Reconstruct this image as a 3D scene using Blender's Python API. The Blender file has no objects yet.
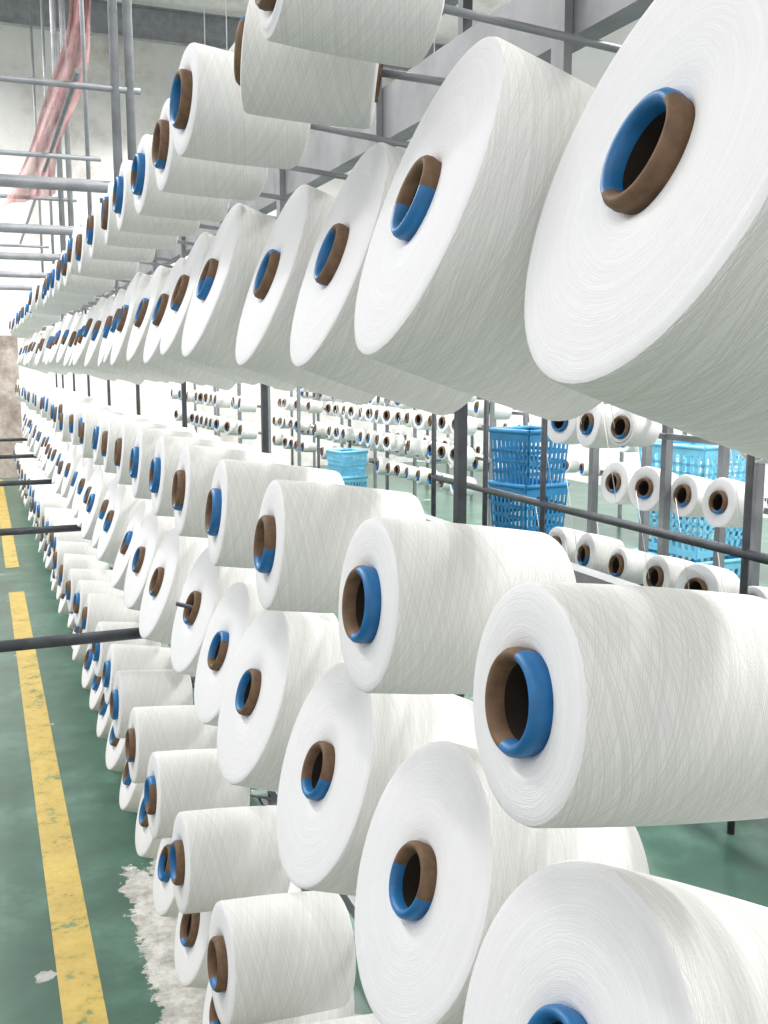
import bpy, math, random
from mathutils import Vector, Matrix
random.seed(7)
H=1.55
scene=bpy.context.scene
scene.view_settings.view_transform='Standard'
scene.view_settings.look='None'

# ---------------- materials ----------------
def newmat(name):
    m=bpy.data.materials.new(name); m.use_nodes=True
    nt=m.node_tree; b=nt.nodes['Principled BSDF']
    return m,nt,b
def N(nt,t,**k):
    n=nt.nodes.new(t)
    for a,v in k.items(): setattr(n,a,v)
    return n
def math_(nt,op,a,b=None,c=None):
    n=N(nt,'ShaderNodeMath',operation=op)
    for i,x in enumerate((a,b,c)):
        if x is None: continue
        if isinstance(x,(int,float)): n.inputs[i].default_value=x
        else: nt.links.new(x,n.inputs[i])
    return n.outputs[0]
def ramp(nt,src,stops):
    r=N(nt,'ShaderNodeValToRGB'); e=r.color_ramp.elements
    while len(e)<len(stops): e.new(.5)
    for i,(p,c) in enumerate(stops):
        e[i].position=p; e[i].color=(c[0],c[1],c[2],1)
    nt.links.new(src,r.inputs[0]); return r.outputs[0]
def noise(nt,vec=None,scale=5,detail=3,rough=.55,dim='3D',w=None):
    n=N(nt,'ShaderNodeTexNoise',noise_dimensions=dim)
    n.inputs['Scale'].default_value=scale; n.inputs['Detail'].default_value=detail
    n.inputs['Roughness'].default_value=rough
    if vec is not None: nt.links.new(vec,n.inputs['Vector'])
    if w is not None: nt.links.new(w,n.inputs['W'])
    return n.outputs['Fac']
def simple(name,col,rough=.5,metal=0,var=.12,scale=12):
    m,nt,b=newmat(name)
    tc=N(nt,'ShaderNodeTexCoord')
    f=noise(nt,tc.outputs['Object'],scale,4)
    c1=[max(0,x*(1-var)) for x in col]; c2=[min(1,x*(1+var)) for x in col]
    nt.links.new(ramp(nt,f,[(.3,c1),(.7,c2)]),b.inputs['Base Color'])
    b.inputs['Roughness'].default_value=rough; b.inputs['Metallic'].default_value=metal
    return m
def yarn_mat(name,face):
    m,nt,b=newmat(name)
    uv=N(nt,'ShaderNodeUVMap'); sp=N(nt,'ShaderNodeSeparateXYZ'); nt.links.new(uv.outputs[0],sp.inputs[0])
    u,v=sp.outputs[0],sp.outputs[1]
    oi=N(nt,'ShaderNodeObjectInfo'); rnd=math_(nt,'MULTIPLY',oi.outputs['Random'],90)
    tc=N(nt,'ShaderNodeTexCoord')
    if face: K,n=430,14
    else: K,n=440,74
    vk=math_(nt,'MULTIPLY_ADD',v,K,rnd)
    dn=noise(nt,tc.outputs['Object'],14,2)
    vk=math_(nt,'MULTIPLY_ADD',dn,4,vk)
    w1=math_(nt,'MULTIPLY_ADD',u,n,vk); w2=math_(nt,'MULTIPLY_ADD',u,-n,math_(nt,'ADD',vk,37))
    a=noise(nt,scale=1,detail=2,dim='1D',w=w1); c=noise(nt,scale=1,detail=2,dim='1D',w=w2)
    a2=math_(nt,'POWER',math_(nt,'ABSOLUTE',math_(nt,'MULTIPLY_ADD',a,2,-1)),.6)
    c2=math_(nt,'POWER',math_(nt,'ABSOLUTE',math_(nt,'MULTIPLY_ADD',c,2,-1)),.6)
    h=math_(nt,'MINIMUM',a2,c2)
    big=noise(nt,tc.outputs['Object'],9,3)
    col=ramp(nt,h,[(0.0,(.67,.667,.645) if not face else (.80,.80,.81)),(.27,(.885,.88,.86) if not face else (.865,.862,.882))])
    nt.links.new(col,b.inputs['Base Color'])
    hh=math_(nt,'MULTIPLY_ADD',big,4.0 if face else .8,math_(nt,'MINIMUM',h,.45))
    bp=N(nt,'ShaderNodeBump'); bp.inputs['Strength'].default_value=.35 if face else .5
    bp.inputs['Distance'].default_value=.0022
    nt.links.new(hh,bp.inputs['Height']); nt.links.new(bp.outputs[0],b.inputs['Normal'])
    b.inputs['Roughness'].default_value=.95
    b.inputs['Specular IOR Level'].default_value=.1
    return m
M_side=yarn_mat('yarn_wound_side',False)
M_face=yarn_mat('yarn_wound_face',True)
M_blue=simple('tube_blue_plastic',(.012,.145,.37),.45,0,.2,40)
M_brown=simple('tube_brown_paper',(.155,.088,.047),.7,0,.3,60)
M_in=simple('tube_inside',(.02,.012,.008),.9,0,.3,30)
M_galv=simple('galvanised_steel',(.24,.245,.26),.5,.15,.25,9)
M_dark=simple('dark_steel',(.07,.075,.085),.45,.4,.25,20)
M_pipe=simple('painted_pipe',(.27,.28,.3),.45,.2,.2,10)
M_bgfr=simple('grey_painted_frame',(.2,.21,.225),.5,.1,.2,10)
M_basket=simple('basket_blue',(.02,.2,.42),.4,0,.15,10)
M_basket2=simple('basket_light_blue',(.2,.55,.76),.4,0,.12,10)
M_yarn=simple('yarn_thread',(.85,.85,.82),.9,0,.03,30)

# ---------------- mesh builder ----------------
class MB:
    def __init__(s): s.v=[];s.f=[];s.m=[];s.sm=[]
    def box(s,lo,hi,mi=0,mat=None):
        b=len(s.v)
        for x in (lo[0],hi[0]):
            for y in (lo[1],hi[1]):
                for z in (lo[2],hi[2]):
                    p=Vector((x,y,z)); s.v.append(mat@p if mat else p)
        for q in ((0,1,3,2),(4,6,7,5),(0,4,5,1),(2,3,7,6),(0,2,6,4),(1,5,7,3)):
            s.f.append([b+i for i in q]); s.m.append(mi); s.sm.append(False)
    def rod(s,a,c,r,mi=0,n=12,cap=True):
        a=Vector(a);c=Vector(c);d=(c-a).normalized()
        t=Vector((0,0,1)) if abs(d.z)<.9 else Vector((1,0,0))
        e1=d.cross(t).normalized(); e2=d.cross(e1)
        b=len(s.v)
        for P in (a,c):
            for i in range(n):
                A=2*math.pi*i/n; s.v.append(P+e1*(r*math.cos(A))+e2*(r*math.sin(A)))
        for i in range(n):
            j=(i+1)%n; s.f.append([b+i,b+j,b+n+j,b+n+i]); s.m.append(mi); s.sm.append(True)
        if cap:
            s.f.append([b+i for i in range(n)][::-1]); s.m.append(mi); s.sm.append(False)
            s.f.append([b+n+i for i in range(n)]); s.m.append(mi); s.sm.append(False)
    def obj(s,name,mats,parent=None):
        me=bpy.data.meshes.new(name); me.from_pydata([tuple(p) for p in s.v],[],s.f)
        for m in mats: me.materials.append(m)
        me.polygons.foreach_set('material_index',s.m); me.polygons.foreach_set('use_smooth',s.sm)
        me.update(); o=bpy.data.objects.new(name,me); scene.collection.objects.link(o)
        if parent: o.parent=parent
        return o

# ---------------- yarn package ----------------
cache={}
def spool_mesh(R1,R2,L,start,bfrac,seg=72):
    key=(R1,R2,L,start,bfrac,seg)
    if key in cache: return cache[key]
    ro,ri=.0475,.0345
    face=[(.006,ro-.002),(.001,ro+.005),(-.001,ro+.3*(R1-ro)),(-.001,ro+.62*(R1-ro)),(-.0005,R1-.012),(.0004,R1-.0045),(.0018,R1-.0018)]
    side=[(.0018,R1-.0018),(.006,R1)]
    for i in range(1,8):
        t=i/8; side.append((.006+(L-.014)*t,R1+(R2-R1)*t+.002*math.sin(math.pi*t)))
    side+=[(L-.008,R2),(L-.003,R2-.002)]
    back=[(L-.003,R2-.002),(L,R2-.007),(L,R2*.6),(L-.002,ro-.004)]
    lip=[(.01,ro-.003),(-.004,ro),(-.0105,ro-.001),(-.0145,ro-.0045),(-.0155,(ro+ri)/2),(-.0135,ri+.003),(-.009,ri),(.000,ri-.001)]
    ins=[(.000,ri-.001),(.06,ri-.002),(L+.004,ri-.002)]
    tail=[(L+.004,ri-.002),(L+.004,ro-.006),(L-.01,ro-.006)]
    V=[];F=[];Mi=[];UV=[]
    def strip(prof,kind):
        b=len(V); n=len(prof)
        for (x,r) in prof:
            for i in range(seg+1):
                A=2*math.pi*i/seg
                V.append((x,r*math.cos(A),-r*math.sin(A)))
        acc=[0]
        for k in range(1,n): acc.append(acc[-1]+math.hypot(prof[k][0]-prof[k-1][0],prof[k][1]-prof[k-1][1]))
        for k in range(n-1):
            for i in range(seg):
                a=b+k*(seg+1)+i
                F.append([a+seg+1,a+seg+2,a+1,a])
                if kind=='lip':
                    A=(i/seg-start)%1.0
                    Mi.append(2 if A<bfrac else 3)
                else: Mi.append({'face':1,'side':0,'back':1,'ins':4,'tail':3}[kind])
                for (kk,ii) in ((k+1,i),(k+1,i+1),(k,i+1),(k,i)):
                    UV.append((ii/seg,acc[kk]))
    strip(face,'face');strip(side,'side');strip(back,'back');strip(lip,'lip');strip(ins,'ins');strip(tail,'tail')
    me=bpy.data.meshes.new('yarn_cone_mesh'); me.from_pydata(V,[],F)
    for m in (M_side,M_face,M_blue,M_brown,M_in): me.materials.append(m)
    me.polygons.foreach_set('material_index',Mi)
    me.polygons.foreach_set('use_smooth',[True]*len(F))
    uv=me.uv_layers.new(name='UVMap')
    for i,t in enumerate(UV): uv.data[i].uv=t
    me.update(); cache[key]=me
    return me

far_parent=bpy.data.objects.new('distant_yarn_cones',None); scene.collection.objects.link(far_parent)
rack=MB()
SPL=[(.25,.5),(.63,.5),(.0,.5),(.1,.38),(.1,.85),(.2,.16),(.8,.45),(.5,.5)]
cnt=[0]
def spool(X,Y,Z,R,L=.25,R2=None,pitch=7,yaw=0,var=None,near=True,seg=72,pin=True,postX=.86,parent=None,pinout=0):
    if R2 is None: R2=R*.94
    k=var if var is not None else random.randrange(len(SPL))
    me=spool_mesh(round(R,3),round(R2,3),L,SPL[k][0],SPL[k][1],seg)
    o=bpy.data.objects.new('yarn_cone',me); scene.collection.objects.link(o)
    p,y=math.radians(pitch),math.radians(yaw)
    o.rotation_euler=(math.radians(random.uniform(-7,7)),p,y)
    b=Vector((math.cos(p)*math.cos(y),math.cos(p)*math.sin(y),-math.sin(p)))
    pos=Vector((X,Y,Z+H))+b*.001
    o.location=pos
    if not near: o.parent=parent or far_parent
    if pin:
        t=(postX-X)/b.x
        rack.rod(pos+b*(-pinout if pinout else .08),pos+b*t,.006,2 if not pinout else 1,8)
    cnt[0]+=1
    return o
def frange(a,b,s):
    r=[]
    while a<b: r.append(a); a+=s
    return r
YE=13.2
def far_row(X,y0,step,Z,R,L,pitch,yaw=0,jr=.0):
    y=y0
    while y<YE:
        spool(X+random.uniform(-.015,.02),y,Z+random.uniform(-.02,.02),R-random.uniform(0,jr),L,None,pitch+random.uniform(-3,3),yaw+random.uniform(-3,3),near=y<4.5,seg=48)
        y+=step
# Row B big upper
for i,(x,y,z,r,v,yw) in enumerate([(.48,.66,.159,.185,1,-6),(.46,1.048,.181,.181,2,-6),(.502,1.459,.163,.176,6,-4),(.506,1.84,.165,.176,1,-3),
        (.478,2.23,.185,.178,2,-1),(.48,2.57,.178,.163,5,-1),(.485,2.9,.153,.158,6,0),(.48,3.22,.16,.158,1,0)]):
    spool(x,y,z,r,.25,r*.96,20,yw,v)
far_row(.48,3.56,.345,.16,.168,.25,20,0,.012)
# Row D big lower
for i,(x,y,z,r,v,yw) in enumerate([(.453,.705,-.624,.176,7,-1),(.469,1.07,-.636,.175,2,-2),(.476,1.47,-.65,.181,3,-1),(.467,1.89,-.648,.181,6,0),
        (.488,2.26,-.665,.171,1,0),(.505,2.66,-.655,.178,5,1),(.48,3.1,-.67,.18,5,0)]):
    spool(x,y,z,r,.24,r*.94,20,yw,v,pinout=.05 if i==5 else 0)
far_row(.48,3.5,.385,-.66,.182,.24,20,0,.012)
# Row C small middle
for i,y in enumerate([.725,1.107,1.55,1.935,2.31,2.65,3.03,3.41,3.8]):
    spool(.417,y,-.287,.106 if i else .1045,.24,.103,7,-3+random.uniform(-1.5,1.5),[0,0,3,0,5,4,4,5,5][i])
far_row(.415,4.18,.385,-.287,.107,.24,7,-2)
# Row A small top
for i,(x,y) in enumerate([(.358,1.26),(.34,1.75),(.366,2.11),(.37,2.45),(.364,2.76),(.369,3.1),(.366,3.5)]):
    spool(x,y,.478 if i==0 else .438,.08 if i==0 else .09,.2,.078 if i==0 else .08,5,random.uniform(-3,3),[7,6,5,4,4,1,2][i])
spool(.388,1.5,.45,.083,.19,.08,8,-21,1)
far_row(.366,3.86,.36,.438,.092,.2,8,0)
# Row F
for i,y in enumerate([1.27,1.66,2.06,2.43,2.79,3.16]):
    spool(.345,y,-1.07,.106,.225,.103,5,0,[5,5,6,1,5,0][i])
far_row(.345,3.53,.37,-1.07,.106,.225,6,0)
# Row G
for i,y in enumerate([1.1,1.48,1.86,2.19,2.51,2.85]):
    spool(.39,y,-1.3,.13,.24,.125,18,0,[5,5,5,5,2,6][i])
far_row(.39,3.2,.34,-1.3,.135,.24,18,0,.01)

# ---------------- creel frame ----------------
PX=.86
for z,dz in ((.438,.09),(.16,.14),(-.287,.05),(-.66,.135),(-1.07,.05),(-1.3,.14)):
    zz=z-dz+H
    rack.box((PX-.015,.1,zz-.02),(PX+.015,YE+.2,zz+.02),0)
for y in [.25,1.8,3.3,4.75,6.25,7.75,9.25,10.75,12.25,13.3]:
    rack.box((PX+.015,y-.01,0),(PX+.035,y+.01,H+1.2),1)
    rack.box((PX-.01,y-.06,0),(PX+.09,y+.06,.012),1)
zb=H+.53
rack.box((PX-.03,.1,zb-.055),(PX+.014,YE+.2,zb+.055),0)
rack.box((PX+.05,.1,H+.74),(PX+.1,YE+.2,H+.80),0)
for y in frange(.6,YE,.75):
    rack.box((PX-.045,y-.018,zb-.17),(PX-.031,y+.018,zb+.28),0)
# low guard arms across the aisle
for y in [3.22,5.5,7.8,10.1,12.4]:
    rack.rod((PX,y,H-.86),(-1.3,y,H-.86),.019,1,12)
    rack.rod((-1.3,y,0),(-1.3,y,H+1.35),.022,1,12)
# overhead pipe frames
for y in [5.2,6.95,8.7,10.45,12.2]:
    if y in (5.2,8.7):
        for dx in (0,.07):
            rack.rod((.75-dx,y,H+.55),(.75-dx,y,6),.022,2,12)
    else:
        rack.rod((.72,y,H+.55),(.72,y,6),.014,2,10)
    rack.rod((.8,y,H+.86),(-1.32,y,H+.86),.03,2,12)
    rack.rod((.8,y,H+1.32),(-1.32,y,H+1.32),.016,2,12)
rack.rod((.5,5.1,H+1.36),(.5,12.3,H+1.36),.014,2,10)
rack.rod((.06,5.2,H+.86),(.06,5.2,H+1.7),.016,2,10)
rack.rod((.1,5.2,H+.6),(.1,5.2,H+.86),.016,2,10)
rack.rod((.3,5.2,H+1.7),(-1.32,5.2,H+1.7),.02,2,10)
rack.obj('yarn_creel_frame',[M_galv,M_dark,M_pipe])

# ---------------- floor ----------------
m,nt,b=newmat('green_epoxy_floor')
tc=N(nt,'ShaderNodeTexCoord'); sp=N(nt,'ShaderNodeSeparateXYZ'); nt.links.new(tc.outputs['Object'],sp.inputs[0])
f=noise(nt,tc.outputs['Object'],2.2,9,.7)
base=ramp(nt,f,[(.3,(.045,.09,.068)),(.52,(.068,.145,.108)),(.72,(.14,.255,.2))])
f2=noise(nt,tc.outputs['Object'],6,9,.75)
ed=math_(nt,'MULTIPLY_ADD',f2,.34,sp.outputs[0])
m1=math_(nt,'GREATER_THAN',ed,.485); m2=math_(nt,'LESS_THAN',ed,.82)
ey=math_(nt,'MULTIPLY_ADD',f2,.9,sp.outputs[1]); m3=math_(nt,'LESS_THAN',ey,3.45)
sp1=math_(nt,'MULTIPLY',math_(nt,'MULTIPLY',m1,m2),m3)
f3=noise(nt,tc.outputs['Object'],3.1,6,.6)
sp2=math_(nt,'GREATER_THAN',f3,.65)
msk=math_(nt,'MAXIMUM',sp1,math_(nt,'MULTIPLY',sp2,.7))
pl=ramp(nt,noise(nt,tc.outputs['Object'],16,8,.75),[(.35,(.33,.31,.28)),(.6,(.68,.67,.63))])
mx=N(nt,'ShaderNodeMix',data_type='RGBA'); nt.links.new(msk,mx.inputs[0]); nt.links.new(base,mx.inputs[6]); nt.links.new(pl,mx.inputs[7])
nt.links.new(mx.outputs[2],b.inputs['Base Color'])
nt.links.new(math_(nt,'MULTIPLY_ADD',msk,.5,.28),b.inputs['Roughness'])
bp=N(nt,'ShaderNodeBump'); bp.inputs['Strength'].default_value=.5; bp.inputs['Distance'].default_value=.03
nt.links.new(math_(nt,'MULTIPLY',sp1,noise(nt,tc.outputs['Object'],12,7,.7)),bp.inputs['Height']); nt.links.new(bp.outputs[0],b.inputs['Normal'])
M_floor=m
a=MB(); a.box((-5,-3,-.1),(7.6,15,0)); a.obj('floor',[M_floor])
m,nt,b=newmat('yellow_line_paint')
tc=N(nt,'ShaderNodeTexCoord'); f=noise(nt,tc.outputs['Object'],9,8,.8)
nt.links.new(ramp(nt,f,[(.38,(.16,.24,.09)),(.45,(.53,.37,.075)),(.7,(.66,.5,.14))]),b.inputs['Base Color']); b.inputs['Roughness'].default_value=.45
a=MB()
a.box((.1,-1,0),(.2,7.2,.003)); a.box((.1,8.1,0),(.2,14.6,.003))
a.obj('yellow_floor_line',[m])

# ---------------- walls, ceiling ----------------
def plaster(name,s,c0,c1,c2):
    m,nt,b=newmat(name)
    tc=N(nt,'ShaderNodeTexCoord'); f=noise(nt,tc.outputs['Object'],s,9,.75)
    nt.links.new(ramp(nt,f,[(.32,c0),(.5,c1),(.7,c2)]),b.inputs['Base Color']); b.inputs['Roughness'].default_value=.9
    return m
M_pl=plaster('stained_plaster',1.1,(.55,.5,.46),(.8,.785,.76),(.88,.88,.87))
M_brick=plaster('dirty_bare_wall',3.5,(.2,.16,.14),(.38,.32,.28),(.62,.58,.54))
M_white=simple('white_paint',(.88,.89,.89),.8,0,.03,2)
a=MB(); a.box((-5,14.8,1.95),(.5,15,6)); a.box((.5,14.8,0),(7.6,15,6)); a.box((-5,14.8,0),(.5,15,1.95),1); a.obj('wall_far',[M_pl,M_brick])
a=MB()
WX=7.4
a.box((WX,-3,0),(WX+.2,14.8,.8)); a.box((WX,-3,3.2),(WX+.2,14.8,6))
ys=[-3,0,3,6,9,12,14.8]
for y in ys: a.box((WX,y-.2,.8),(WX+.2,y+.2,3.2))
a.obj('wall_right',[M_white])
for i in range(len(ys)-1):
    w=MB(); y0,y1=ys[i]+.2,ys[i+1]-.2
    for z in (.82,1.95,3.16): w.box((WX+.06,y0,z-.02),(WX+.14,y1,z+.02))
    for y in (y0+.02,(y0+y1)/2,y1-.02): w.box((WX+.06,y-.02,.8),(WX+.14,y+.02,3.2))
    w.obj('window_%d'%(i+1),[M_white])
a=MB(); a.box((-5,-3,6),(7.6,15,6.15)); a.obj('ceiling',[M_pl])
a=MB()
for y in (4.5,10.5,13.5):
    a.box((-5,y-.05,5.6),(7.4,y+.05,5.62)); a.box((-5,y-.008,5.62),(7.4,y+.008,5.98)); a.box((-5,y-.05,5.98),(7.4,y+.05,6.0))
for x in (3.0,3.6):
    a.rod((x,-1,5.2),(x,14.8,5.2),.06,0)
a.obj('ceiling_steel_beams',[M_pipe])

# ---------------- background creels ----------------
def back_creel(name,X,y0,y1,zf,zr,step,post,R=.1,pw=.018,drop=.1):
    r=MB()
    par=bpy.data.objects.new(name,None); scene.collection.objects.link(par)
    for y in frange(y0,y1+.01,post):
        r.box((X+.2,y-pw,0),(X+.2+2*pw,y+pw,2.45))
        r.box((X+.5,y-pw,0),(X+.5+2*pw,y+pw,2.45))
        r.box((X+.2,y-.015,.5),(X+.54,y+.015,.53)); r.box((X+.2,y-.015,2.4),(X+.54,y+.015,2.43))
    for rear,zs in ((0,zf),(1,zr)):
      for z in zs:
        xb=X+.17 if not rear else X+.46
        r.box((xb,y0-.1,H+z-.055),(xb+.02,y1+.1,H+z-.03),2)
        for y in frange(y0+.1,y1,step):
            if random.random()<drop: continue
            yy=y+random.uniform(-.025,.025)
            rr=R*random.choice([.75,.9,1.0,1.0])
            spool(X-.05+(.3 if rear else 0),yy,z,rr,.16,rr*.85,8,random.uniform(-14,14),near=False,seg=28,pin=False,parent=par,var=random.choice([5,5,5,3,2]))
            r.rod((X+(.3 if rear else 0),yy,H+z),(xb+.01,yy,H+z-.04),.007,0,6)
            if random.random()<.6:
                r.rod((X-.08,yy,H+z),(X-.12,yy+.05,H+z+.34),.0016,1,4)
    r.obj('frame',[M_bgfr,M_yarn,M_galv],par)
    return par
back_creel('background_creel',2.45,1.3,4.0,(-.25,-.82,-.02,-1.1),(-.54,-.98),.25,.54,.1,.017,.12)
back_creel('background_creel',3.5,7.0,12.6,(-.22,-.46,-.7,-.94),(-.34,-.8),.24,1.1,.085,.014,.18)
back_creel('background_creel',5.2,4.2,13.0,(-.1,-.38,-.66,-.95,.18,.45),(),.3,1.3,.09,.014,.2)
back_creel('background_creel',2.35,9.4,13.2,(-.1,-.36,-.62,-.9),(),.26,1.2,.085,.014,.2)
# guard rail in front of back creel
a=MB()
a.rod((2.25,1.2,H-.6),(2.25,4.9,H-.6),.017,0); a.rod((2.25,1.2,H-.83),(2.25,4.9,H-.83),.01,0)
for y in (1.2,2.5,3.76,4.3,4.9): a.rod((2.25,y,0),(2.25,y,H+.3),.013,0)
a.obj('steel_guard_rail',[M_dark])

# ---------------- baskets ----------------
def basket(name,x,y,z,w,d,h,mat,rot=0,n=1,step=.27):
    a=MB(); t=.006
    for s_ in range(n):
        T=Matrix.Translation((x,y,z+step*s_))@Matrix.Rotation(rot+.05*s_,4,'Z')
        def side(p0,p1,q0,q1):
            def P(s,u):
                A=Vector(p0).lerp(Vector(p1),s); B=Vector(q0).lerp(Vector(q1),s); return T@A.lerp(B,u)
            nrm=((P(1,0)-P(0,0)).cross(P(0,1)-P(0,0))).normalized()*t
            def quad(s0,s1,u0,u1):
                b=len(a.v); pts=[P(s0,u0),P(s1,u0),P(s1,u1),P(s0,u1)]
                a.v.extend(pts+[p+nrm for p in pts])
                for q in ((0,1,2,3),(7,6,5,4),(0,4,5,1),(1,5,6,2),(2,6,7,3),(3,7,4,0)):
                    a.f.append([b+i for i in q]); a.m.append(0); a.sm.append(False)
            quad(0,1,0,.14); quad(0,1,.84,1)
            k=9
            for i in range(k+1):
                s=i/k; quad(max(0,s-.026),min(1,s+.026),.14,.84)
            for u in (.3,.47,.64): quad(0,1,u,u+.06)
        W,D=w/2,d/2; k=.86
        b_=[(-W*k,-D*k,0),(W*k,-D*k,0),(W*k,D*k,0),(-W*k,D*k,0)]; t_=[(-W,-D,h),(W,-D,h),(W,D,h),(-W,D,h)]
        for i in range(4):
            j=(i+1)%4; side(b_[i],b_[j],t_[i],t_[j])
        a.box((-W*k,-D*k,0),(W*k,D*k,.008),0,T)
        for i in range(4):
            j=(i+1)%4; a.rod(T@Vector(t_[i]),T@Vector(t_[j]),.014,0,8)
    return a.obj(name,[mat])
basket('plastic_basket_stack',2.75,4.75,.0,.3,.3,.33,M_basket,.1,4,.29)
basket('plastic_basket_stack',4.25,5.2,.0,.5,.55,.33,M_basket2,.06,3,.36)
basket('plastic_basket_stack',3.2,8.95,.0,.28,.28,.26,M_basket2,.1,3,.24)

# ---------------- red netting ----------------
m,nt,b=newmat('faded_red_net')
tc=N(nt,'ShaderNodeTexCoord'); f=noise(nt,tc.outputs['Object'],6,6,.7)
nt.links.new(ramp(nt,f,[(.3,(.36,.11,.12)),(.7,(.6,.37,.37))]),b.inputs['Base Color']); b.inputs['Roughness'].default_value=.8
nt.links.new(math_(nt,'MULTIPLY_ADD',noise(nt,tc.outputs['Object'],4,6,.75),1.5,-.08),b.inputs['Alpha'])
V=[];F=[];nu,nv=60,14
for i in range(nu+1):
    t=i/nu; c=Vector((1.3,7.75,H+4.4)).lerp(Vector((.42,7.72,H+1.15)),t)
    w=.15+.05*math.sin(t*7)+.03*math.sin(t*19)
    for j in range(nv+1):
        s=j/nv*2-1
        V.append((c.x+s*w+.04*math.sin(t*11),c.y+.07*math.sin(s*7+t*9)+.03*math.sin(t*31+s*3),c.z+.06*s))
for i in range(nu):
    for j in range(nv):
        q=i*(nv+1)+j; F.append([q,q+1,q+nv+2,q+nv+1])
me=bpy.data.meshes.new('netting'); me.from_pydata(V,[],F); me.materials.append(m)
me.polygons.foreach_set('use_smooth',[True]*len(F))
o=bpy.data.objects.new('red_hanging_netting',me); scene.collection.objects.link(o)

# ---------------- lights ----------------
w=bpy.data.worlds.new('World'); scene.world=w; w.use_nodes=True
bg=w.node_tree.nodes['Background']; bg.inputs[0].default_value=(1,.985,.985,1); bg.inputs[1].default_value=.97
def lamp(x,y,z,e,sx=.3,sy=2.4):  # unseen overhead lamps and their housings, added to light the hall
    l=bpy.data.lights.new('added_ceiling_light','AREA'); l.shape='RECTANGLE'; l.size=sx; l.size_y=sy; l.energy=e; l.color=(1,.99,.975)
    a=MB(); a.box((x-.1,y-sy/2,z+.03),(x+.1,y+sy/2,z+.09))
    for s in (-1,1): a.rod((x,y+s*sy*.4,z+.09),(x,y+s*sy*.4,6),.006)
    p=a.obj('added_light_housing',[M_white])
    o=bpy.data.objects.new('added_ceiling_light',l); o.location=(x,y,z); o.parent=p; scene.collection.objects.link(o)
lamp(-1.3,-.5,4.0,24); lamp(-1.3,3,4.0,48)
for y in (6.5,10,13): lamp(-1.6,y,5.3,200)
for y in (-.5,3,6.5,10,13): lamp(2.6,y,4.6,95)
for y in (2,6,10): lamp(5.0,y,4.6,260)  # extra lamps added to brighten the right and far background

# ---------------- camera ----------------
cam=bpy.data.cameras.new('camera'); co=bpy.data.objects.new('camera',cam); scene.collection.objects.link(co)
cam.sensor_fit='VERTICAL'; cam.sensor_height=36; cam.lens=36*1000/1024; cam.clip_start=.02
psi,th=math.radians(21.8),math.radians(8.36)
Fw=Vector((math.sin(psi)*math.cos(th),math.cos(psi)*math.cos(th),-math.sin(th)))
Rt=Vector((math.cos(psi),-math.sin(psi),0)); Up=Rt.cross(Fw)
M=Matrix((Rt,Up,-Fw)).transposed().to_4x4(); M.translation=Vector((0,0,H)); co.matrix_world=M
scene.camera=co
print('spools',cnt[0],'meshes',len(cache))
